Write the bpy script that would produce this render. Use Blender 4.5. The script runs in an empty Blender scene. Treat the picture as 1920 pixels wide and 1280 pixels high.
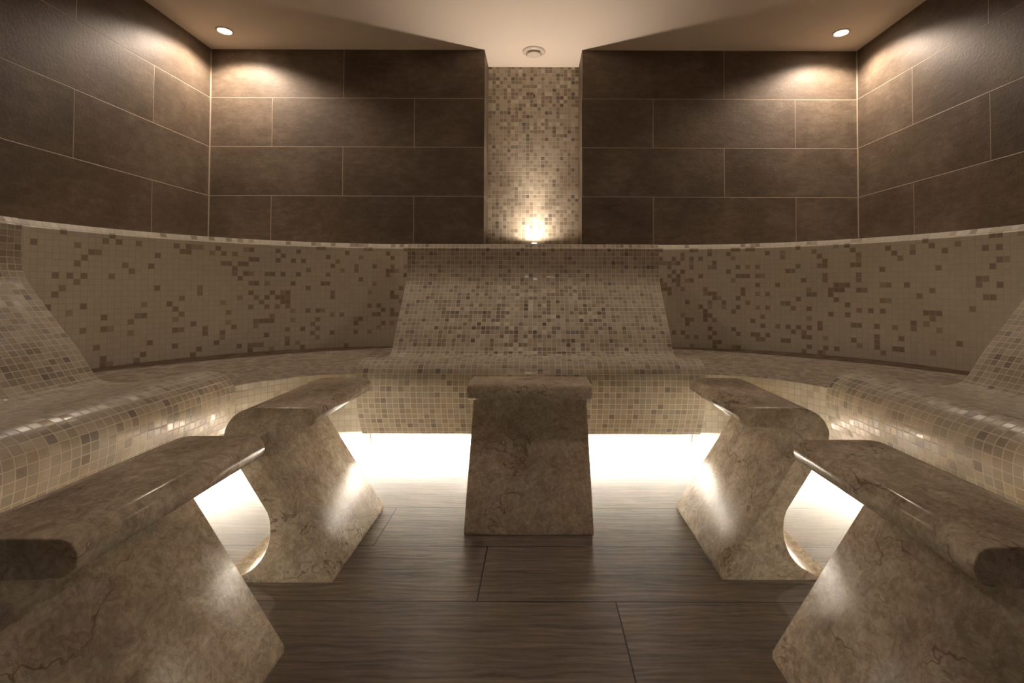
import bpy, math, random
from mathutils import Matrix, Vector

random.seed(7)
scene = bpy.context.scene
COL = scene.collection

# ------------------------------------------------------------------ dimensions (metres, floor at z = 0)
H = 0.80                 # eye height
ZC = H + 1.4459          # ceiling
W = 1.9758               # half width of the room
D = 2.9725               # back wall
DN = 3.2075              # back of the niche
NL, NR = -0.302, 0.2935  # niche sides
YF = -1.05               # wall behind the camera
ROW = 0.30               # wall tile row height
TL = 0.8676              # wall tile length
PIT = 0.0251             # mosaic pitch
LW = 0.728               # half width of a lounger
LIP = 2.040              # depth of the centre lounger's lip
SIDE = 1.080             # lip of the side loungers
SIDE_FAR = 1.800         # far edge of the side loungers


# ------------------------------------------------------------------ node helpers
class NT:
    def __init__(self, name):
        self.mat = bpy.data.materials.new(name)
        self.mat.use_nodes = True
        self.t = self.mat.node_tree
        self.t.nodes.clear()
        self.out = self.n('ShaderNodeOutputMaterial')

    def n(self, typ, **kw):
        nd = self.t.nodes.new(typ)
        for k, v in kw.items():
            setattr(nd, k, v)
        return nd

    def link(self, a, b):
        self.t.links.new(a, b)

    def put(self, sock, v):
        if isinstance(v, bpy.types.NodeSocket):
            self.link(v, sock)
        elif v is not None:
            sock.default_value = v

    def m(self, op, a, b=None, c=None, clamp=False):
        nd = self.n('ShaderNodeMath', operation=op)
        nd.use_clamp = clamp
        self.put(nd.inputs[0], a)
        if b is not None:
            self.put(nd.inputs[1], b)
        if c is not None:
            self.put(nd.inputs[2], c)
        return nd.outputs[0]

    def vm(self, op, a, b=None, scale=None):
        nd = self.n('ShaderNodeVectorMath', operation=op)
        self.put(nd.inputs[0], a)
        if b is not None:
            self.put(nd.inputs[1], b)
        if scale is not None:
            self.put(nd.inputs['Scale'], scale)
        return nd.outputs['Value'] if op in ('LENGTH', 'DOT_PRODUCT', 'DISTANCE') else nd.outputs[0]

    def mix(self, f, a, b, blend='MIX'):
        nd = self.n('ShaderNodeMix', data_type='RGBA', blend_type=blend)
        self.put(nd.inputs[0], f)
        self.put(nd.inputs[6], a)
        self.put(nd.inputs[7], b)
        return nd.outputs[2]

    def ramp(self, f, stops, interp='LINEAR'):
        nd = self.n('ShaderNodeValToRGB')
        cr = nd.color_ramp
        cr.interpolation = interp
        while len(cr.elements) < len(stops):
            cr.elements.new(0.5)
        for e, (p, c) in zip(cr.elements, stops):
            e.position = p
            e.color = c if len(c) == 4 else (*c, 1)
        self.put(nd.inputs[0], f)
        return nd.outputs[0]

    def smooth(self, v, a, b):
        nd = self.n('ShaderNodeMapRange', interpolation_type='SMOOTHSTEP')
        self.put(nd.inputs[0], v)
        nd.inputs[1].default_value = a
        nd.inputs[2].default_value = b
        return nd.outputs[0]

    def noise(self, vec, scale, detail=2.0, rough=0.5, dist=0.0):
        nd = self.n('ShaderNodeTexNoise')
        self.put(nd.inputs['Vector'], vec)
        nd.inputs['Scale'].default_value = scale
        nd.inputs['Detail'].default_value = detail
        nd.inputs['Roughness'].default_value = rough
        nd.inputs['Distortion'].default_value = dist
        return nd

    def sep(self, v):
        nd = self.n('ShaderNodeSeparateXYZ')
        self.put(nd.inputs[0], v)
        return nd.outputs

    def comb(self, x=0.0, y=0.0, z=0.0):
        nd = self.n('ShaderNodeCombineXYZ')
        self.put(nd.inputs[0], x)
        self.put(nd.inputs[1], y)
        self.put(nd.inputs[2], z)
        return nd.outputs[0]

    def bump(self, h, dist, strength=1.0, normal=None):
        nd = self.n('ShaderNodeBump')
        self.put(nd.inputs['Height'], h)
        nd.inputs['Distance'].default_value = dist
        nd.inputs['Strength'].default_value = strength
        if normal is not None:
            self.link(normal, nd.inputs['Normal'])
        return nd.outputs[0]

    def seed(self):
        nd = self.n('ShaderNodeAttribute', attribute_type='OBJECT', attribute_name='seed')
        return nd.outputs['Fac']

    def bsdf(self, color, rough, normal=None, spec=0.5, coat=0.0, coat_rough=0.1, metallic=0.0):
        nd = self.n('ShaderNodeBsdfPrincipled')
        self.put(nd.inputs['Base Color'], color)
        self.put(nd.inputs['Roughness'], rough)
        self.put(nd.inputs['Specular IOR Level'], spec)
        self.put(nd.inputs['Coat Weight'], coat)
        nd.inputs['Coat Roughness'].default_value = coat_rough
        nd.inputs['Metallic'].default_value = metallic
        if normal is not None:
            self.link(normal, nd.inputs['Normal'])
        self.link(nd.outputs[0], self.out.inputs[0])
        return nd


def hexc(r, g, b):
    f = lambda c: ((c / 255 + 0.055) / 1.055) ** 2.4 if c > 10 else c / 255 / 12.92
    return (f(r), f(g), f(b), 1.0)


def plain(name, color, rough=0.5, spec=0.5, metallic=0.0):
    k = NT(name)
    k.bsdf(color, rough, spec=spec, metallic=metallic)
    return k.mat


def emitter(name, color, strength):
    k = NT(name)
    e = k.n('ShaderNodeEmission')
    e.inputs[0].default_value = color
    e.inputs[1].default_value = strength
    k.link(e.outputs[0], k.out.inputs[0])
    return k.mat


# ------------------------------------------------------------------ materials
def mosaic(name, kind):
    """Glass / stone mosaic: square chips PIT apart, every chip with its own tone, gloss and slight tilt."""
    k = NT(name)
    uv = k.n('ShaderNodeTexCoord').outputs['UV']
    su = k.sep(uv)
    pu, pv = (PIT, PIT) if kind != 'seat' else (PIT * 1.9, PIT * 0.95)
    cu = k.m('DIVIDE', su[0], pu)
    cv = k.m('DIVIDE', su[1], pv)
    if kind == 'seat':
        cu = k.m('ADD', cu, k.m('MULTIPLY', k.m('MODULO', k.m('FLOOR', cv), 2.0), 0.5))
    iu, iv = k.m('FLOOR', cu), k.m('FLOOR', cv)
    fu, fv = k.m('SUBTRACT', cu, iu), k.m('SUBTRACT', cv, iv)
    seed = k.seed()
    wn = k.n('ShaderNodeTexWhiteNoise', noise_dimensions='3D')
    k.link(k.comb(iu, iv, k.m('MULTIPLY', seed, 17.3)), wn.inputs['Vector'])
    r1 = wn.outputs['Value']
    rgb = k.sep(wn.outputs['Color'])
    edge = k.m('MAXIMUM', k.m('ABSOLUTE', k.m('SUBTRACT', fu, 0.5)), k.m('ABSOLUTE', k.m('SUBTRACT', fv, 0.5)))
    g = {'lounger': 0.440, 'wall': 0.462, 'niche': 0.45, 'apron': 0.46, 'seat': 0.462}[kind]
    grout = k.smooth(edge, g - 0.012, g + 0.018)
    cell = k.comb(k.m('MULTIPLY', iu, PIT), k.m('MULTIPLY', iv, PIT), seed)

    beige, light, pale = (0.46, 0.412, 0.33, 1), (0.56, 0.512, 0.42, 1), (0.72, 0.675, 0.59, 1)
    brown, dark, grey = (0.275, 0.232, 0.175, 1), (0.15, 0.122, 0.094, 1), (0.26, 0.23, 0.205, 1)
    if kind in ('lounger', 'niche'):
        tones = k.ramp(r1, [(0.0, dark), (0.05, grey), (0.13, brown), (0.36, beige), (0.66, light), (0.90, pale)], 'CONSTANT')
        soft = k.ramp(r1, [(0.0, grey), (0.04, (0.34, 0.30, 0.235, 1)), (0.16, (0.41, 0.365, 0.29, 1)), (0.5, beige), (0.85, (0.52, 0.472, 0.385, 1))], 'CONSTANT')
        if kind == 'lounger':
            # a lively band across the backrest and the seat, calmer towards the ends and on the apron
            du = k.m('MULTIPLY', k.m('SUBTRACT', su[0], LW), 1.5)
            dv = k.m('MULTIPLY', k.m('SUBTRACT', su[1], 0.52), 2.7)
            rr = k.m('ADD', k.m('MULTIPLY', du, du), k.m('MULTIPLY', dv, dv))
            amt = k.m('SUBTRACT', 1.0, k.smooth(k.m('SQRT', rr), 0.25, 1.1))
            amt = k.m('ADD', k.m('MULTIPLY', amt, 0.86), 0.14)
            groutc = (0.68, 0.63, 0.53, 1)
        else:
            up = k.smooth(su[1], 0.80, 1.20)
            low = k.m('SUBTRACT', 1.0, k.smooth(su[1], 0.45, 0.80))
            amt = k.m('ADD', k.m('ADD', k.m('MULTIPLY', up, 0.6), k.m('MULTIPLY', low, 0.25)), 0.12)
            groutc = (0.66, 0.575, 0.47, 1)
        color = k.mix(amt, soft, tones)
    elif kind == 'wall':
        dens = k.noise(cell, 2.2, 2.0).outputs[0]
        thr = k.m('ADD', k.m('MULTIPLY', k.smooth(dens, 0.3, 0.7), 0.08), 0.115)
        along = k.m('ADD', k.m('MULTIPLY', k.m('SUBTRACT', 1.0, k.smooth(su[0], 0.55, 1.75)), 0.75), 0.42)
        thr = k.m('MULTIPLY', thr, along)
        isd = k.m('LESS_THAN', r1, thr)
        base = k.ramp(rgb[0], [(0.0, (0.73, 0.695, 0.60, 1)), (0.4, (0.76, 0.725, 0.63, 1)), (0.8, (0.79, 0.755, 0.66, 1))], 'CONSTANT')
        dk = k.ramp(rgb[1], [(0.0, (0.40, 0.34, 0.275, 1)), (0.55, (0.46, 0.395, 0.32, 1)), (0.85, (0.54, 0.47, 0.385, 1))], 'CONSTANT')
        color = k.mix(isd, base, dk)
        groutc = (0.66, 0.62, 0.53, 1)
    elif kind == 'apron':
        color = k.ramp(r1, [(0.0, (0.60, 0.56, 0.47, 1)), (0.12, (0.69, 0.645, 0.55, 1)), (0.45, (0.74, 0.70, 0.60, 1)), (0.8, (0.79, 0.75, 0.66, 1))], 'CONSTANT')
        groutc = (0.56, 0.51, 0.41, 1)
    else:
        color = k.ramp(r1, [(0.0, (0.27, 0.222, 0.170, 1)), (0.3, (0.34, 0.282, 0.218, 1)), (0.7, (0.41, 0.345, 0.268, 1))], 'CONSTANT')
        groutc = (0.32, 0.265, 0.205, 1)
    # streaks inside single chips
    streak = k.noise(k.vm('ADD', k.vm('MULTIPLY', uv, (1.0, 3.5, 1.0)), wn.outputs['Color']), 45.0, 2.0, 0.6).outputs[0]
    color = k.mix(0.28, color, k.mix(streak, (0.30, 0.24, 0.17, 1), (0.85, 0.78, 0.66, 1)), 'OVERLAY') if kind != 'seat' else color
    color = k.mix(grout, color, groutc)

    # relief: grout lies lower, a share of chips has a rippled pearly face
    pearl = k.m('GREATER_THAN', rgb[2], {'lounger': 0.72, 'wall': 0.62, 'niche': 0.85, 'apron': 0.6, 'seat': 2.0}[kind])
    rip = k.noise(uv, 230.0 if kind in ('wall', 'apron') else 120.0, 1.0).outputs[0]
    hgt = k.m('ADD', k.m('MULTIPLY', k.m('SUBTRACT', 1.0, grout), 1.0), k.m('MULTIPLY', k.m('MULTIPLY', pearl, rip), 0.55))
    nb = k.bump(hgt, 0.0012, 0.55)
    tilt = {'lounger': 0.12, 'wall': 0.05, 'niche': 0.04, 'apron': 0.05, 'seat': 0.05}[kind]
    wn2 = k.n('ShaderNodeTexWhiteNoise', noise_dimensions='3D')
    k.link(k.comb(iv, iu, k.m('ADD', k.m('MULTIPLY', seed, 5.1), 3.7)), wn2.inputs['Vector'])
    rv = k.vm('SCALE', k.vm('SUBTRACT', wn2.outputs['Color'], (0.5, 0.5, 0.5)), scale=tilt)
    nn = k.vm('NORMALIZE', k.vm('ADD', nb, rv))
    rlo = {'lounger': 0.30, 'wall': 0.30, 'niche': 0.3, 'apron': 0.3, 'seat': 0.5}[kind]
    rough = k.m('ADD', k.m('MULTIPLY', rgb[1], 0.14), rlo)
    if kind in ('lounger', 'wall', 'apron'):
        rough = k.m('SUBTRACT', rough, k.m('MULTIPLY', k.m('GREATER_THAN', rgb[0], 0.74), 0.25))
    rough = k.m('ADD', rough, k.m('MULTIPLY', grout, 0.4), clamp=True)
    k.bsdf(color, rough, nn, spec={'lounger': 0.6, 'wall': 0.4, 'niche': 0.4, 'apron': 0.5, 'seat': 0.25}[kind])
    return k.mat


def wall_tile():
    k = NT('brown_stone_tile')
    tc = k.n('ShaderNodeTexCoord')
    su = k.sep(tc.outputs['UV'])          # u: tile lengths, v: rows counted down from the ceiling
    row = k.m('FLOOR', su[1])
    fv = k.m('SUBTRACT', su[1], row)
    odd = k.m('MODULO', k.m('ADD', row, 100.0), 2.0)
    u2 = k.m('ADD', su[0], k.m('MULTIPLY', k.m('SUBTRACT', 1.0, odd), 0.5))
    iu = k.m('FLOOR', u2)
    fu = k.m('SUBTRACT', u2, iu)
    eu = k.m('MULTIPLY', k.m('MINIMUM', fu, k.m('SUBTRACT', 1.0, fu)), TL)
    ev = k.m('MULTIPLY', k.m('MINIMUM', fv, k.m('SUBTRACT', 1.0, fv)), ROW)
    e = k.m('MINIMUM', eu, ev)
    tile = k.smooth(e, 0.0012, 0.0026)
    wn = k.n('ShaderNodeTexWhiteNoise', noise_dimensions='3D')
    k.link(k.comb(iu, row, k.m('MULTIPLY', k.seed(), 9.1)), wn.inputs['Vector'])
    P = k.vm('ADD', tc.outputs['Object'], k.vm('SCALE', wn.outputs['Color'], scale=7.0))
    n1 = k.noise(P, 3.2, 6.0, 0.62).outputs[0]
    n2 = k.noise(k.vm('MULTIPLY', P, (1, 1, 2.5)), 16.0, 5.0, 0.7).outputs[0]
    n3 = k.noise(P, 160.0, 2.0, 0.6).outputs[0]
    f = k.m('ADD', k.m('MULTIPLY', n1, 0.6), k.m('MULTIPLY', n2, 0.4))
    col = k.ramp(f, [(0.32, (0.095, 0.069, 0.048)), (0.5, (0.150, 0.112, 0.080)), (0.68, (0.235, 0.182, 0.135))])
    col = k.mix(k.m('MULTIPLY', k.m('SUBTRACT', wn.outputs['Value'], 0.5), 0.25), col, (0.20, 0.16, 0.12, 1))
    col = k.mix(0.25, col, k.ramp(n3, [(0.3, (0.3, 0.3, 0.3)), (0.7, (0.7, 0.7, 0.7))]), 'OVERLAY')
    col = k.mix(tile, (0.46, 0.37, 0.285, 1), col)
    fine = k.noise(P, 75.0, 3.0, 0.55).outputs[0]
    h = k.m('ADD', tile, k.m('MULTIPLY', fine, 0.55))
    nb = k.bump(h, 0.0022, 0.65)
    k.bsdf(col, k.m('ADD', 0.46, k.m('MULTIPLY', n2, 0.14)), nb, spec=0.32)
    return k.mat


def plank_floor():
    k = NT('wood_look_plank_tile')
    P = k.n('ShaderNodeTexCoord').outputs['Object']
    s = k.sep(P)
    RW, L = 0.2632, 1.056
    vy = k.m('DIVIDE', k.m('SUBTRACT', s[1], 1.2615), RW)
    row = k.m('FLOOR', vy)
    fv = k.m('SUBTRACT', vy, row)
    # joints: third bond, seam x = -0.127 for the row that starts at y = 1.2615
    ux = k.m('DIVIDE', k.m('SUBTRACT', s[0], k.m('SUBTRACT', -0.127, k.m('MULTIPLY', row, 0.352))), L)
    iu = k.m('FLOOR', ux)
    fu = k.m('SUBTRACT', ux, iu)
    eu = k.m('MULTIPLY', k.m('MINIMUM', fu, k.m('SUBTRACT', 1.0, fu)), L)
    ev = k.m('MULTIPLY', k.m('MINIMUM', fv, k.m('SUBTRACT', 1.0, fv)), RW)
    tile = k.smooth(k.m('MINIMUM', eu, ev), 0.0014, 0.0026)
    wn = k.n('ShaderNodeTexWhiteNoise', noise_dimensions='3D')
    k.link(k.comb(iu, row, 4.2), wn.inputs['Vector'])
    off = k.vm('SCALE', wn.outputs['Color'], scale=11.0)
    Q = k.vm('ADD', P, off)
    warp = k.noise(k.vm('MULTIPLY', Q, (1.2, 5.0, 1.0)), 2.0, 3.0).outputs[1]
    Q2 = k.vm('ADD', Q, k.vm('SCALE', k.vm('SUBTRACT', warp, (0.5, 0.5, 0.5)), scale=0.035))
    g1 = k.noise(k.vm('MULTIPLY', Q2, (0.8, 14.0, 1.0)), 4.0, 7.0, 0.66).outputs[0]
    g2 = k.noise(k.vm('MULTIPLY', Q2, (1.5, 46.0, 1.0)), 9.0, 6.0, 0.72).outputs[0]
    wv = k.n('ShaderNodeTexWave', wave_type='BANDS', bands_direction='Y')
    k.link(k.vm('MULTIPLY', Q2, (0.22, 1.0, 1.0)), wv.inputs['Vector'])
    wv.inputs['Scale'].default_value = 17.0
    wv.inputs['Distortion'].default_value = 9.0
    wv.inputs['Detail'].default_value = 3.0
    wv.inputs['Detail Scale'].default_value = 1.4
    f = k.m('ADD', k.m('MULTIPLY', g1, 0.46), k.m('ADD', k.m('MULTIPLY', g2, 0.47), k.m('MULTIPLY', wv.outputs[1], 0.07)))
    col = k.ramp(f, [(0.36, (0.062, 0.048, 0.036)), (0.46, (0.140, 0.112, 0.088)), (0.55, (0.215, 0.176, 0.141)), (0.65, (0.31, 0.258, 0.21))])
    col = k.mix(k.m('MULTIPLY', wn.outputs['Value'], 0.30), col, (0.115, 0.088, 0.066, 1))
    spots = k.noise(P, 3.0, 6.0, 0.7).outputs[0]
    col = k.mix(k.m('MULTIPLY', k.smooth(spots, 0.52, 0.75), 0.22), col, (0.42, 0.36, 0.29, 1))
    col = k.mix(tile, (0.028, 0.021, 0.016, 1), col)
    nb = k.bump(k.m('ADD', tile, k.m('MULTIPLY', g2, 0.5)), 0.0010, 0.6)
    k.bsdf(col, k.m('ADD', 0.34, k.m('MULTIPLY', g1, 0.16)), nb, spec=0.4)
    return k.mat


def marble():
    k = NT('polished_beige_marble')
    P0 = k.n('ShaderNodeTexCoord').outputs['Object']
    P = k.vm('ADD', P0, k.comb(k.m('MULTIPLY', k.seed(), 3.7), k.m('MULTIPLY', k.seed(), 8.3), k.m('MULTIPLY', k.seed(), 1.9)))
    w = k.noise(P, 6.0, 4.0, 0.6).outputs[1]
    Q = k.vm('ADD', P, k.vm('SCALE', k.vm('SUBTRACT', w, (0.5, 0.5, 0.5)), scale=0.10))
    c1 = k.noise(Q, 5.5, 8.0, 0.68).outputs[0]
    c2 = k.noise(Q, 34.0, 6.0, 0.72, 0.35).outputs[0]
    f = k.m('ADD', k.m('MULTIPLY', c1, 0.6), k.m('MULTIPLY', c2, 0.4))
    col = k.ramp(f, [(0.35, (0.26, 0.205, 0.146)), (0.46, (0.405, 0.330, 0.246)), (0.54, (0.50, 0.415, 0.318)), (0.64, (0.66, 0.565, 0.452))])
    # swirls of paler shell-like patches
    v = k.n('ShaderNodeTexVoronoi', feature='SMOOTH_F1')
    k.link(Q, v.inputs['Vector'])
    v.inputs['Scale'].default_value = 26.0
    v.inputs['Smoothness'].default_value = 0.7
    pale = k.m('MULTIPLY', k.m('SUBTRACT', 1.0, k.smooth(v.outputs['Distance'], 0.08, 0.42)), k.smooth(c1, 0.46, 0.62))
    col = k.mix(k.m('MULTIPLY', pale, 0.45), col, (0.60, 0.52, 0.42, 1))
    # fine brown veins, running mostly along the width
    V = k.vm('MULTIPLY', k.vm('ADD', Q, k.vm('SCALE', k.vm('SUBTRACT', w, (0.5, 0.5, 0.5)), scale=0.05)), (0.5, 1.0, 1.25))
    nv = k.noise(V, 4.4, 4.0, 0.56, 0.15).outputs[0]
    vein = k.m('SUBTRACT', 1.0, k.smooth(k.m('ABSOLUTE', k.m('SUBTRACT', nv, 0.5)), 0.001, 0.009))
    vein = k.m('MULTIPLY', vein, k.smooth(k.noise(P, 6.0, 3.0).outputs[0], 0.44, 0.60))
    nv2 = k.noise(V, 15.0, 5.0, 0.68, 0.8).outputs[0]
    vein2 = k.m('MULTIPLY', k.m('SUBTRACT', 1.0, k.smooth(k.m('ABSOLUTE', k.m('SUBTRACT', nv2, 0.5)), 0.0, 0.022)), 0.42)
    speck = k.noise(Q, 95.0, 4.0, 0.7).outputs[0]
    col = k.mix(0.38, col, k.ramp(speck, [(0.32, (0.22, 0.22, 0.22)), (0.68, (0.78, 0.78, 0.78))]), 'OVERLAY')
    col = k.mix(k.m('MULTIPLY', vein, 0.75), col, (0.15, 0.10, 0.062, 1))
    col = k.mix(vein2, col, (0.225, 0.160, 0.105, 1))
    rust = k.smooth(k.noise(P, 16.0, 2.0).outputs[0], 0.74, 0.80)
    col = k.mix(k.m('MULTIPLY', rust, 0.55), col, (0.34, 0.17, 0.055, 1))
    nb = k.bump(c2, 0.0008, 0.18)
    k.bsdf(col, k.m('ADD', 0.13, k.m('MULTIPLY', c1, 0.15)), nb, spec=0.11)
    return k.mat


def plaster():
    k = NT('ceiling_plaster')
    P = k.n('ShaderNodeTexCoord').outputs['Object']
    n = k.noise(P, 90.0, 4.0, 0.6).outputs[0]
    n2 = k.noise(P, 2.0, 3.0, 0.6).outputs[0]
    col = k.mix(n2, (0.74, 0.655, 0.56, 1), (0.80, 0.715, 0.615, 1))
    k.bsdf(col, 0.7, k.bump(n, 0.003, 0.35), spec=0.25)
    return k.mat


M_LOUNGE = mosaic('glass_mosaic_mixed', 'lounger')
M_ARC = mosaic('beige_mosaic_with_dark_chips', 'wall')
M_NICHE = mosaic('niche_mosaic', 'niche')
M_APRON = mosaic('pale_mosaic', 'apron')
M_SEAT = mosaic('matte_seat_mosaic', 'seat')
M_TILE = wall_tile()
M_FLOOR = plank_floor()
M_MARBLE = marble()
M_CEIL = plaster()
M_GROUT = plain('light_grout', (0.46, 0.37, 0.285, 1), 0.8, 0.2)
M_WHITE = plain('white_paint', (0.78, 0.74, 0.68, 1), 0.55, 0.3)
M_PLINTH = plain('plinth_paint', (0.36, 0.34, 0.31, 1), 0.6, 0.2)
M_VENT = plain('vent_enamel', (0.66, 0.585, 0.50, 1), 0.4, 0.4)
M_STEEL = plain('brushed_steel', (0.55, 0.52, 0.48, 1), 0.35, 0.5, 1.0)
M_BRONZE = plain('dark_bronze', (0.09, 0.06, 0.04, 1), 0.4, 0.5, 0.8)
WARM = (1.0, 0.82, 0.67, 1)
LEDC = (0.97, 1.0, 0.97, 1)
M_LED = emitter('led_tape_glow', LEDC, 460.0)
M_LAMP = emitter('lamp_lens_glow', (1.0, 0.80, 0.58, 1), 30.0)


# ------------------------------------------------------------------ object helpers
def mesh_obj(name, verts, faces, uvs, mats, midx=None, smooth=None, parent=None, loc=None, seed=0.0):
    me = bpy.data.meshes.new(name)
    me.from_pydata([tuple(v) for v in verts], [], faces)
    lay = me.uv_layers.new(name='UVMap')
    for p, uv in zip(me.polygons, uvs):
        for li, c in zip(p.loop_indices, uv):
            lay.data[li].uv = c
    for m in mats:
        me.materials.append(m)
    for i, p in enumerate(me.polygons):
        if midx:
            p.material_index = midx[i]
        p.use_smooth = bool(smooth[i]) if isinstance(smooth, list) else bool(smooth)
    me.update()
    o = bpy.data.objects.new(name, me)
    COL.objects.link(o)
    if parent:
        o.parent = parent
    if loc:
        o.location = loc
    o['seed'] = float(seed)
    return o


def tag(o, label=None, cat=None, group=None, kind=None):
    if label:
        o['label'] = label
    if cat:
        o['category'] = cat
    if group:
        o['group'] = group
    if kind:
        o['kind'] = kind
    return o


def empty(name, loc=(0, 0, 0), rz=0.0):
    o = bpy.data.objects.new(name, None)
    o.location = loc
    o.rotation_euler = (0, 0, rz)
    o.empty_display_size = 0.1
    COL.objects.link(o)
    return o


def copy_tree(o, parent=None):
    c = o.copy()
    COL.objects.link(c)
    if parent:
        c.parent = parent
    for ch in list(o.children):
        copy_tree(ch, c)
    return c


def set_seed(o, s):
    o['seed'] = s
    for ch in o.children:
        set_seed(ch, s)


def fix_normals(o, sharp=32.0):
    import bmesh
    bm = bmesh.new()
    bm.from_mesh(o.data)
    bmesh.ops.recalc_face_normals(bm, faces=bm.faces)
    for ed in bm.edges:
        if len(ed.link_faces) == 2 and ed.calc_face_angle(0) > math.radians(sharp):
            ed.smooth = False
    bm.to_mesh(o.data)
    bm.free()


def sweep(name, sections, u_at, mats, closed=True, smooth_max=35.0, parent=None, midx_seg=None, caps=True, seed=0.0, v0=0.0, seg_smooth=None):
    """Loft equal-length sections (lists of Vector). UV: u = u_at[i] (or function), v = running length along the section."""
    n, mlen = len(sections), len(sections[0])
    verts = [p for s in sections for p in s]
    ref = sections[n // 2]
    vv = [v0]
    for a, b in zip(ref, ref[1:] + ref[:1]):
        vv.append(vv[-1] + (Vector(b) - Vector(a)).length)
    faces, uvs, midx, sm = [], [], [], []
    for i in range(n - 1):
        for j in range(mlen if closed else mlen - 1):
            j2 = (j + 1) % mlen
            faces.append((i * mlen + j, i * mlen + j2, (i + 1) * mlen + j2, (i + 1) * mlen + j))
            uvs.append(((u_at[i], vv[j]), (u_at[i], vv[j + 1]), (u_at[i + 1], vv[j + 1]), (u_at[i + 1], vv[j])))
            midx.append(midx_seg[j] if midx_seg else 0)
            sm.append(seg_smooth[j] if seg_smooth else False)
    if caps and closed:
        for i in (0, n - 1):
            f = tuple(i * mlen + j for j in range(mlen))
            faces.append(f)
            pts = sections[i]
            c = pts[0]
            d = max(pts, key=lambda p: (Vector((p[0], p[1], 0)) - Vector((c[0], c[1], 0))).length)
            ax = Vector((d[0] - c[0], d[1] - c[1], 0)).normalized()
            uvs.append(tuple(((Vector(p) - Vector(c)).dot(ax), p[2]) for p in pts))
            midx.append(0)
            sm.append(False)
    o = mesh_obj(name, verts, faces, uvs, mats, midx, sm, parent, seed=seed)
    fix_normals(o)
    return o


def catmull(pts, per=6):
    out = []
    n = len(pts)
    for i in range(n - 1):
        p0, p1, p2, p3 = (Vector(pts[max(i - 1, 0)]), Vector(pts[i]), Vector(pts[i + 1]), Vector(pts[min(i + 2, n - 1)]))
        for k in range(per):
            t = k / per
            out.append(0.5 * (2 * p1 + (p2 - p0) * t + (2 * p0 - 5 * p1 + 4 * p2 - p3) * t * t + (3 * p1 - p0 - 3 * p2 + p3) * t ** 3))
    out.append(Vector(pts[-1]))
    return out


def box(name, x0, x1, y0, y1, z0, z1, mat, parent=None, bevel=0.0):
    vs = [(x, y, z) for x in (x0, x1) for y in (y0, y1) for z in (z0, z1)]
    fs = [(0, 1, 3, 2), (4, 6, 7, 5), (0, 4, 5, 1), (2, 3, 7, 6), (0, 2, 6, 4), (1, 5, 7, 3)]
    ax = [(1, 2), (1, 2), (0, 2), (0, 2), (0, 1), (0, 1)]
    uv = [tuple((vs[i][a], vs[i][b]) for i in f) for f, (a, b) in zip(fs, ax)]
    o = mesh_obj(name, vs, fs, uv, [mat], parent=parent)
    fix_normals(o)
    if bevel:
        b = o.modifiers.new('bevel', 'BEVEL')
        b.width = bevel
        b.segments = 2
    return o


def lathe(name, prof, mat, parent=None, loc=(0, 0, 0), seg=48, axis='Z', smooth=True):
    """Revolve (radius, height) pairs; axis 'Z' up or 'Y' (towards the camera is -y)."""
    vs, fs, uv = [], [], []
    for r, h in prof:
        for k in range(seg):
            a = 2 * math.pi * k / seg
            c, s = r * math.cos(a), r * math.sin(a)
            vs.append((c, s, h) if axis == 'Z' else (c, -h, s))
    for i in range(len(prof) - 1):
        for k in range(seg):
            k2 = (k + 1) % seg
            fs.append((i * seg + k, i * seg + k2, (i + 1) * seg + k2, (i + 1) * seg + k))
            uv.append(((0, 0), (1, 0), (1, 1), (0, 1)))
    for i in (0, len(prof) - 1):
        if prof[i][0] > 1e-6:
            fs.append(tuple(i * seg + k for k in range(seg)))
            uv.append(tuple((0, 0) for _ in range(seg)))
    o = mesh_obj(name, vs, fs, uv, [mat], smooth=False, parent=parent, loc=loc)
    fix_normals(o)
    if smooth:
        for p in o.data.polygons:
            p.use_smooth = len(p.vertices) == 4
        o.data.update()
    return o


# ------------------------------------------------------------------ room shell
def quad_set(name, quads, mats, seed=0.0):
    """quads: (4 points, 4 uvs, material index)"""
    vs, fs, uv, mi = [], [], [], []
    for pts, uvs, m in quads:
        b = len(vs)
        vs += pts
        fs.append(tuple(range(b, b + len(pts))))
        uv.append(tuple(uvs))
        mi.append(m)
    return mesh_obj(name, vs, fs, uv, mats, mi, seed=seed)


def row_v(z):
    return (ZC - z) / ROW


G = 0.005        # grout line in the inner corners
q = []
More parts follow.
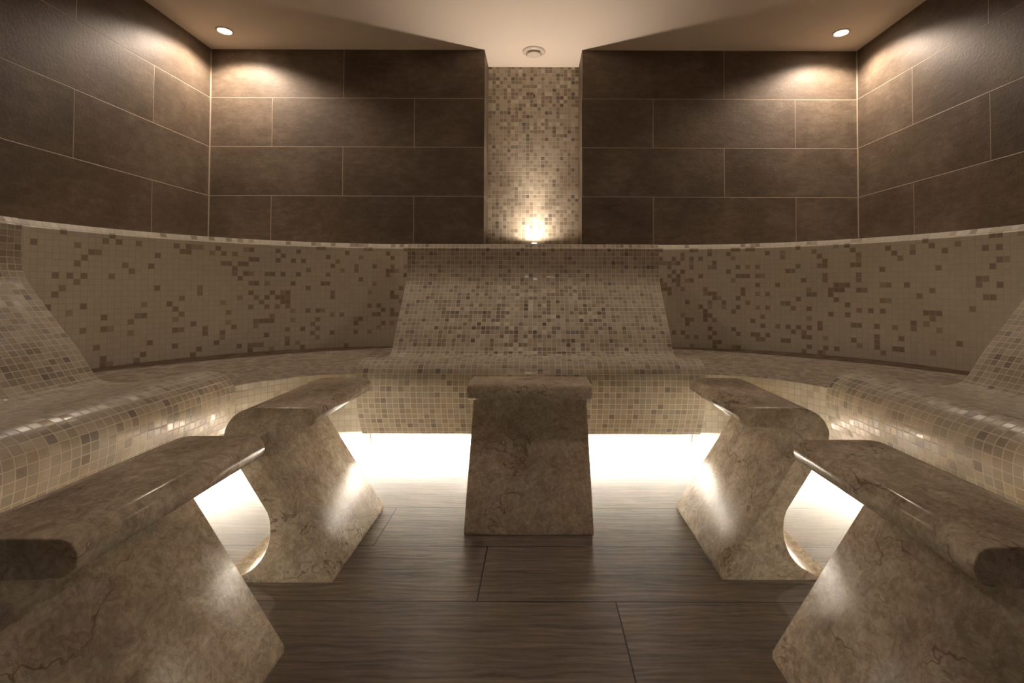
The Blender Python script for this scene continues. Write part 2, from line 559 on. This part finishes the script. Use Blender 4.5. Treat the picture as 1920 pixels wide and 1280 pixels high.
# left and right fields of the back wall: joints counted from the niche outwards
for s, xn in ((-1, NL), (1, NR)):
    u = lambda x: (abs(x) - 0.729) / TL
    x1 = s * (W - G)
    q.append(([(xn, D, 0), (x1, D, 0), (x1, D, ZC), (xn, D, ZC)],
              [(u(xn), row_v(0)), (u(x1), row_v(0)), (u(x1), row_v(ZC)), (u(xn), row_v(ZC))], 0))
    q.append(([(x1, D, 0), (s * W, D, 0), (s * W, D, ZC), (x1, D, ZC)], [(0, 0)] * 4, 1))
    q.append(([(xn, D, 0.6), (xn, DN, 0.6), (xn, DN, ZC), (xn, D, ZC)],
              [(0.1, row_v(0.6)), (0.4, row_v(0.6)), (0.4, row_v(ZC)), (0.1, row_v(ZC))], 0))
wb = quad_set('wall_back', q, [M_TILE, M_GROUT], 1.0)
tag(wb, kind='structure')
for s, nm, sd in ((-1, 'wall_left', 2.0), (1, 'wall_right', 3.0)):
    u = lambda y: (2.5335 - y) / TL
    q = [([(s * W, YF, 0), (s * W, D - G, 0), (s * W, D - G, ZC), (s * W, YF, ZC)],
          [(u(YF), row_v(0)), (u(D - G), row_v(0)), (u(D - G), row_v(ZC)), (u(YF), row_v(ZC))], 0),
         ([(s * W, D - G, 0), (s * W, D, 0), (s * W, D, ZC), (s * W, D - G, ZC)], [(0, 0)] * 4, 1)]
    tag(quad_set(nm, q, [M_TILE, M_GROUT], sd), kind='structure')
q = [([(-W, YF, 0), (W, YF, 0), (W, YF, ZC), (-W, YF, ZC)],
      [(-W / TL, row_v(0)), (W / TL, row_v(0)), (W / TL, row_v(ZC)), (-W / TL, row_v(ZC))], 0)]
tag(quad_set('wall_front', q, [M_TILE], 4.0), kind='structure')
q = [([(NL, DN, 0.6), (NR, DN, 0.6), (NR, DN, ZC), (NL, DN, ZC)],
      [(0, 0.6 - H), (24 * PIT, 0.6 - H), (24 * PIT, ZC - H), (0, ZC - H)], 0)]
tag(quad_set('wall_niche', q, [M_NICHE], 1.4), kind='structure')
q = [([(-W, YF, 0), (W, YF, 0), (W, D, 0), (-W, D, 0)], [(0, 0)] * 4, 0)]
tag(quad_set('floor', q, [M_FLOOR]), kind='structure')
q = [([(-W, YF, ZC), (-W, D, ZC), (W, D, ZC), (W, YF, ZC)], [(0, 0)] * 4, 0),
     ([(NL, D, ZC), (NL, DN, ZC), (NR, DN, ZC), (NR, D, ZC)], [(0, 0)] * 4, 0)]
tag(quad_set('ceiling', q, [M_CEIL]), kind='structure')
# tiled sill at the foot of the niche, behind the centre lounger
sill = box('trim_1', NL + 0.001, NR - 0.001, LIP + 0.889, DN - 0.001, H + 0.19, H + 0.240, M_NICHE)
tag(sill, kind='structure')

# ------------------------------------------------------------------ mosaic lounger (three of them)
# side section measured from the lip (depth, height above the eye)
BACK = [(0.809, 0.245), (0.791, 0.217), (0.7925, 0.150), (0.791, 0.090), (0.777, 0.030), (0.748, -0.016), (0.697, -0.083), (0.641, -0.155),
        (0.588, -0.220), (0.550, -0.275), (0.522, -0.318), (0.498, -0.344)]
SEAT = [(0.498, -0.344), (0.455, -0.3545), (0.395, -0.3555), (0.320, -0.348), (0.230, -0.331), (0.160, -0.318), (0.105, -0.3135)]
APR = [(0.105, -0.3135), (0.075, -0.3165), (0.045, -0.327), (0.022, -0.343), (0.007, -0.364), (0.001, -0.388), (0.0, -0.415), (0.003, -0.447),
       (0.011, -0.485), (0.025, -0.525), (0.043, -0.567), (0.064, -0.604), (0.084, -0.634)]


def section_part(name, surf, back, mat, parent, v0, sharp_first=False):
    # one set of edges per mosaic column is not needed: a straight extrusion across the width
    head = [Vector(surf[0])] if sharp_first else []
    pts = head + catmull(surf[1:] if sharp_first else surf, 6)
    full = [Vector((p[0], p[1])) for p in pts] + [Vector(b) for b in back]
    secs = [[Vector((x, p[0], p[1] + H)) for p in full] for x in (-LW, LW)]
    n = len(pts) - 1
    ss = [j < n and not (sharp_first and j == 0) for j in range(len(full))]
    o = sweep(name, secs, [0.0, 2 * LW], [mat], parent=parent, v0=v0, seg_smooth=ss)
    return o, sum((b - a).length for a, b in zip(pts, pts[1:]))


def make_lounger():
    root = empty('mosaic_lounger')
    _, l1 = section_part('backrest', BACK, [(0.498, -0.40), (0.885, -0.40), (0.885, 0.245)], M_LOUNGE, root, 0.0, True)
    _, l2 = section_part('seat', SEAT, [(0.115, -0.40), (0.498, -0.40)], M_LOUNGE, root, l1)
    section_part('apron', APR, [(0.10, -0.634), (0.885, -0.634), (0.885, -0.402), (0.113, -0.402)], M_LOUNGE, root, l1 + l2)
    box('plinth', -LW, LW, 0.42, 0.885, 0.0, H - 0.636, M_PLINTH, root)
    box('light_strip', -LW + 0.01, LW - 0.01, 0.368, 0.388, H - 0.643, H - 0.638, M_LED, root)
    box('valance', -LW, LW, 0.311, 0.319, H - 0.708, H - 0.636, M_WHITE, root)
    for s in (-1, 1):
        x0 = s * (LW - 0.012)
        vs = []
        for x in (x0 - 0.004, x0 + 0.004):
            vs += [(x, 0.095, H - 0.635), (x, 0.30, H - 0.635), (x, 0.30, H - 0.66), (x, 0.19, H - 0.695), (x, 0.165, H - 0.695), (x, 0.15, H - 0.655), (x, 0.095, H - 0.645)]
        m = 7
        fs = [tuple(range(m)), tuple(range(m, 2 * m))] + [(i, (i + 1) % m, m + (i + 1) % m, m + i) for i in range(m)]
        b = mesh_obj('bracket', vs, fs, [tuple((0, 0) for _ in f) for f in fs], [M_WHITE], parent=root)
        fix_normals(b)
        b['label'] = 'white painted bracket'
    return root


lg = make_lounger()
tag(lg, 'wide mosaic-tiled wave lounger at the back wall, below the lit niche', 'lounger', 'mosaic loungers around the steam room')
lg.location = (0, LIP, 0)
set_seed(lg, 0.0)
for s, lab, sd in ((-1, 'mosaic-tiled wave lounger along the left brown wall', 1.0), (1, 'mosaic-tiled wave lounger along the right brown wall', 2.0)):
    c = copy_tree(lg)
    c.location = (s * SIDE, SIDE_FAR - LW, 0)
    c.rotation_euler = (0, 0, -s * math.pi / 2)
    c['label'] = lab
    set_seed(c, sd)


# ------------------------------------------------------------------ curved corner benches
AX, BY, RF, CX, CYB = 1.146, 1.119, 0.402, 0.740, 1.730
NSEG = 56


def corner_bench(s, label, seed):
    root = empty('corner_bench', (s * 1.25, 2.2, 0))
    off = Vector((s * 1.25, 2.2, 0))
    ye = SIDE_FAR + 0.0015
    tb = math.asin((ye - CYB) / BY)
    tf = math.asin((ye - CYB) / RF)
    backp, frontp = [], []
    for i in range(NSEG + 1):
        f = i / NSEG
        a = math.pi / 2 + (tb - math.pi / 2) * f
        b = math.pi / 2 + (tf - math.pi / 2) * f
        xb, yb = CX + AX * math.cos(a), CYB + BY * math.sin(a)
        xf, yf = CX + RF * math.cos(b), CYB + RF * math.sin(b)
        if i == 0:
            xb = xf = LW + 0.0015
        backp.append(Vector((s * xb, yb, 0)))
        frontp.append(Vector((s * xf, yf, 0)))
    ul = [0.0]
    for a, b in zip(backp, backp[1:]):
        ul.append(ul[-1] + (b - a).length)
    uf = [0.0]
    for a, b in zip(frontp, frontp[1:]):
        uf.append(uf[-1] + (b - a).length)
    xm, ym = W - 0.004, D - 0.004

    def P(v, z):
        return Vector((v.x, v.y, z + H)) - off

    def outer(b, f):
        d = (b - f).normalized()
        k = min((xm - abs(b.x)) / max(abs(d.x), 1e-6), (ym - b.y) / max(d.y, 1e-6))
        return b + d * max(k, 0.0)

    secs, seat_s, apr_s, plin, led, val = [], [], [], [], [], []
    for b, f in zip(backp, frontp):
        d = (b - f).normalized()
        o = outer(b, f)
        secs.append([P(b + d * 0.018, 0.245), P(b, 0.217), P(b, -0.351), P(o, -0.351), P(o, 0.245)])
        seat_s.append([P(b + d * 0.05, -0.3515), P(b, -0.3515), P(f + d * 0.02, -0.3755), P(f + d * 0.004, -0.3772), P(f, -0.3800), P(f + d * 0.02, -0.3800), P(b + d * 0.05, -0.3800)])
        apr_s.append([P(f, -0.3800), P(f, -0.630), P(b, -0.630), P(b, -0.3800)])
        fp = f + d * 0.33
        plin.append([P(fp, -0.8), P(fp, -0.6315), P(b, -0.6315), P(b, -0.8)])
        l0, l1 = f + d * 0.278, f + d * 0.298
        led.append([P(l0, -0.642), P(l0, -0.637), P(l1, -0.637), P(l1, -0.642)])
        l0, l1 = f + d * 0.221, f + d * 0.229
        val.append([P(l0, -0.708), P(l0, -0.6315), P(l1, -0.6315), P(l1, -0.708)])
    sweep('backrest', secs, ul, [M_ARC], parent=root, seed=seed, v0=0.0, seg_smooth=[True, True, False, False, False])
    sweep('seat', seat_s, ul, [M_SEAT], parent=root, seed=seed, seg_smooth=[False, True, True, True, False, False, False])
    sweep('apron', apr_s, uf, [M_APRON], parent=root, seed=seed, seg_smooth=[True, False, False, False])
    sweep('plinth', plin, ul, [M_PLINTH], parent=root, seg_smooth=[True, False, False, False])
    sweep('valance', val, ul, [M_WHITE], parent=root)
    sweep('light_strip', led, ul, [M_LED], parent=root)
    tag(root, label, 'bench', 'curved corner benches')
    return root


corner_bench(-1, 'curved beige mosaic corner bench left of the back lounger', 3.0)
corner_bench(1, 'curved beige mosaic corner bench right of the back lounger', 4.0)


# ------------------------------------------------------------------ marble stools
def arc(cx, cy, r, a0, a1, n):
    return [(cx + r * math.cos(math.radians(a0 + (a1 - a0) * i / n)), cy + r * math.sin(math.radians(a0 + (a1 - a0) * i / n))) for i in range(n + 1)]


# outline, counter-clockwise from the toe's lower corner going back along the floor; u = distance from the toe
foot_tip = [(0.0, 0.0), (0.298, 0.0), (0.301, 0.003), (0.301, 0.008), (0.298, 0.0105)]
inner = catmull([(0.298, 0.0105), (0.270, 0.0125), (0.245, 0.0195), (0.217, 0.0355), (0.190, 0.0640), (0.1735, 0.101), (0.1690, 0.143), (0.1745, 0.180), (0.195, 0.2155), (0.2495, 0.300)], 5)
up = [(0.2495, 0.300), (0.278, 0.3455)]
cut_back = [(0.2935, 0.3790)]
outer_round = catmull([(0.2935, 0.379), (0.2965, 0.395), (0.292, 0.416), (0.2755, 0.4415), (0.2500, 0.4590), (0.2220, 0.4672), (0.1950, 0.4685)], 5)
nose = [(0.075, 0.4685)] + arc(0.0745, 0.4428, 0.0258, 92, 262, 14)
under = catmull([(0.0709, 0.4172), (0.105, 0.4150), (0.150, 0.4125), (0.180, 0.4105), (0.205, 0.4020), (0.2195, 0.3885), (0.2215, 0.3790)], 5)
front = [(0.2215, 0.3790), (0.2145, 0.352), (0.2035, 0.333), (0.0, 0.0145)]


def dedupe(seq):
    out = []
    for p in seq:
        p = (float(p[0]), float(p[1]))
        if not out or math.dist(p, out[-1]) > 1e-5:
            out.append(p)
    if math.dist(out[0], out[-1]) < 1e-5:
        out.pop()
    return out


outline = dedupe(foot_tip + [tuple(p) for p in inner] + up + cut_back + [tuple(p) for p in outer_round] + nose + [tuple(p) for p in under] + front)
N = len(outline)


def inset(pts, d):
    out = []
    for i in range(len(pts)):
        a, b, c = (Vector(pts[i - 1]), Vector(pts[i]), Vector(pts[(i + 1) % len(pts)]))
        n1 = Vector((-(b - a).y, (b - a).x)).normalized()
        n2 = Vector((-(c - b).y, (c - b).x)).normalized()
        m = (n1 + n2)
        m = m / max(m.length_squared, 0.3) * 2.0
        out.append((b.x + m.x * d, b.y + m.y * d))
    return out


ins = inset(outline, 0.0022)
i0 = min(range(N), key=lambda i: math.dist(outline[i], (0.2935, 0.379)))
i1 = min(range(N), key=lambda i: math.dist(outline[i], (0.2215, 0.379)))
seat_ids = list(range(i0, i1 + 1))
ped_ids = list(range(i1, N)) + list(range(0, i0 + 1))


def stool_part(name, ids, width, parent):
    w = width / 2
    e = 0.0022
    rings = [(-w, ins), (-w + e * 0.35, None), (-w + e, outline), (w - e, outline), (w - e * 0.35, None), (w, ins)]
    mid = [((a[0] * 0.3 + b[0] * 0.7), (a[1] * 0.3 + b[1] * 0.7)) for a, b in zip(ins, outline)]
    vs = []
    for x, ol in rings:
        ol = ol or mid
        vs += [(x, ol[i][0], ol[i][1]) for i in ids]
    m = len(ids)
    fs, sm = [], []
    for r in range(len(rings) - 1):
        for j in range(m - 1):
            fs.append((r * m + j, r * m + j + 1, (r + 1) * m + j + 1, (r + 1) * m + j))
            a, b, c, d = (Vector(outline[ids[max(j - 1, 0)]]), Vector(outline[ids[j]]), Vector(outline[ids[j + 1]]), Vector(outline[ids[min(j + 2, m - 1)]]))
            sm.append(True)
    # the hidden joint between the two pieces, and the two flat side faces
    fs.append(tuple(r * m for r in range(len(rings))) + tuple(r * m + m - 1 for r in reversed(range(len(rings)))))
    sm.append(False)
    fs.append(tuple(range(m)))
    fs.append(tuple((len(rings) - 1) * m + j for j in range(m)))
    sm += [False, False]
    o = mesh_obj(name, vs, fs, [tuple((0, 0) for _ in f) for f in fs], [M_MARBLE], smooth=sm, parent=parent)
    fix_normals(o)
    return o


def make_stool(width):
    root = empty('marble_stool')
    stool_part('seat', seat_ids, width, root)
    stool_part('pedestal', ped_ids, width, root)
    return root


# local +y points from the toe (facing the middle of the room) out towards the bench
base = make_stool(0.442)
place = [(-0.527, 1.557, math.pi / 2, 'beige marble stool on the left, the farther one beside the left lounger', 1.0),
         (0.531, 1.576, -math.pi / 2, 'beige marble stool on the right, the farther one beside the right lounger', 2.0),
         (-0.527, 0.868, math.pi / 2, 'large beige marble stool cut off by the lower left corner of the picture', 3.0),
         (0.533, 0.855, -math.pi / 2, 'large beige marble stool cut off by the lower right corner of the picture', 4.0)]
for i, (x, y, rz, lab, sd) in enumerate(place):
    o = base if i == 0 else copy_tree(base)
    o.location = (x, y, 0)
    o.rotation_euler = (0, 0, rz)
    tag(o, lab, 'stool', 'five marble stools in the steam room')
    set_seed(o, sd)
mid = make_stool(0.419)
mid.location = (-0.0015, 1.5965, 0)
tag(mid, 'beige marble stool seen straight on, in front of the back lounger', 'stool', 'five marble stools in the steam room')
set_seed(mid, 5.0)

# ------------------------------------------------------------------ ceiling fittings
for x, lab in ((-1.756, 'glowing round downlight in the left corner of the ceiling'), (1.746, 'glowing round downlight in the right corner of the ceiling')):
    r = empty('downlight', (x, 2.755, ZC))
    tag(r, lab, 'light', 'ceiling downlights')
    lathe('bezel', [(0.046, 0.0), (0.046, -0.0025), (0.043, -0.005), (0.037, -0.005), (0.034, -0.002), (0.034, 0.0)], M_VENT, r)
    lathe('lens', [(0.0, -0.0035), (0.020, -0.0034), (0.0335, -0.002), (0.0335, -0.0003)], M_LAMP, r)

r = empty('added_fill_lamp', (0.0, 0.66, ZC))  # invented fill light out of view, added to brighten stool tops and curved walls
tag(r, 'added fill light out of view, a flat round glowing disc on the ceiling above the two nearest stools', 'light')
lathe('rim', [(0.215, 0.0), (0.215, -0.022), (0.209, -0.026), (0.202, -0.022), (0.202, 0.0)], M_VENT, r)
lathe('fill_disc', [(0.0, -0.030), (0.10, -0.0285), (0.17, -0.025), (0.200, -0.020), (0.200, -0.002)], emitter('fill_glow', WARM, 5.0), r)

v = empty('air_vent', (-0.001, 2.992, ZC))
tag(v, 'round off-white air vent on the ceiling above the niche', 'vent')
lathe('flange', [(0.0705, 0.0), (0.0715, -0.003), (0.069, -0.006), (0.060, -0.012), (0.052, -0.0135), (0.049, -0.010), (0.049, -0.001)], M_VENT, v)
lathe('disc', [(0.0, -0.0255), (0.036, -0.0250), (0.0415, -0.0225), (0.0425, -0.018), (0.040, -0.012), (0.012, -0.010), (0.012, -0.0005)], M_VENT, v)

t = empty('wall_nozzle', (0.0, DN, H + 1.253))
tag(t, 'tiny dark metal nozzle high on the niche mosaic', 'nozzle')
lathe('rosette', [(0.011, 0.0005), (0.011, 0.004), (0.006, 0.006)], M_STEEL, t, axis='Y', seg=24)
lathe('tip', [(0.0058, 0.0055), (0.0058, 0.016), (0.003, 0.019), (0.0, 0.019)], M_BRONZE, t, axis='Y', seg=20)

u = empty('uplight', (0.004, 3.135, H + 0.240))
tag(u, 'small bright uplight standing at the foot of the mosaic niche', 'light')
lathe('housing', [(0.020, 0.0005), (0.022, 0.004), (0.022, 0.030), (0.0185, 0.034), (0.0185, 0.030)], M_STEEL, u, seg=32)
lathe('lens', [(0.0180, 0.0305), (0.0175, 0.034), (0.012, 0.039), (0.0, 0.041)], emitter('uplight_glow', (1.0, 0.80, 0.58, 1), 7.0), u, seg=32)


# ------------------------------------------------------------------ light
def spot(name, loc, rot, watts, size, blend, radius, color):
    l = bpy.data.lights.new(name, 'SPOT')
    l.energy = watts
    l.spot_size = math.radians(size)
    l.spot_blend = blend
    l.shadow_soft_size = radius
    l.color = color[:3]
    o = bpy.data.objects.new(name, l)
    o.location = loc
    o.rotation_euler = rot
    COL.objects.link(o)
    return o


spot('downlight_beam', (-1.756, 2.755, ZC - 0.02), (0, 0, 0), 16.0, 150, 0.4, 0.025, WARM)
spot('downlight_beam', (1.746, 2.755, ZC - 0.02), (0, 0, 0), 16.0, 150, 0.4, 0.025, WARM)
spot('uplight_beam', (0.004, 3.120, H + 0.290), (math.pi + 0.30, 0, 0), 19.0, 84, 1.0, 0.012, WARM)
spot('uplight_spill', (0.004, 3.120, H + 0.290), (math.pi + 0.15, 0, 0), 3.0, 150, 1.0, 0.012, WARM)
spot('uplight_glow', (0.004, 3.110, H + 0.290), (math.pi, 0, 0), 1.5, 178, 0.3, 0.012, WARM)

w = bpy.data.worlds.new('world')
scene.world = w
w.use_nodes = True
w.node_tree.nodes['Background'].inputs[0].default_value = (0.02, 0.015, 0.01, 1)

# ------------------------------------------------------------------ camera
cam = bpy.data.cameras.new('camera')
co = bpy.data.objects.new('camera', cam)
COL.objects.link(co)
cam.sensor_width = 36.0
cam.lens = 919.24 / 1920 * 36.0
cam.shift_x = -(1006.94 - 960) / 1920
cam.shift_y = -(640 - 517.35) / 1920
cam.clip_start = 0.02
co.matrix_world = Matrix.Translation((0.0227, 0, H)) @ Matrix.Rotation(math.pi / 2 + 0.021, 4, 'X') @ Matrix.Rotation(0.0032, 4, 'Z')
scene.camera = co

scene.view_settings.view_transform = 'Standard'
scene.view_settings.look = 'None'
scene.view_settings.gamma = 1.0
scene.view_settings.use_curve_mapping = False
scene.view_settings.exposure = 0.92
scene.cycles.use_denoising = True
scene.cycles.max_bounces = 12
scene.cycles.diffuse_bounces = 8
scene.cycles.glossy_bounces = 4
scene.cycles.sample_clamp_indirect = 60.0
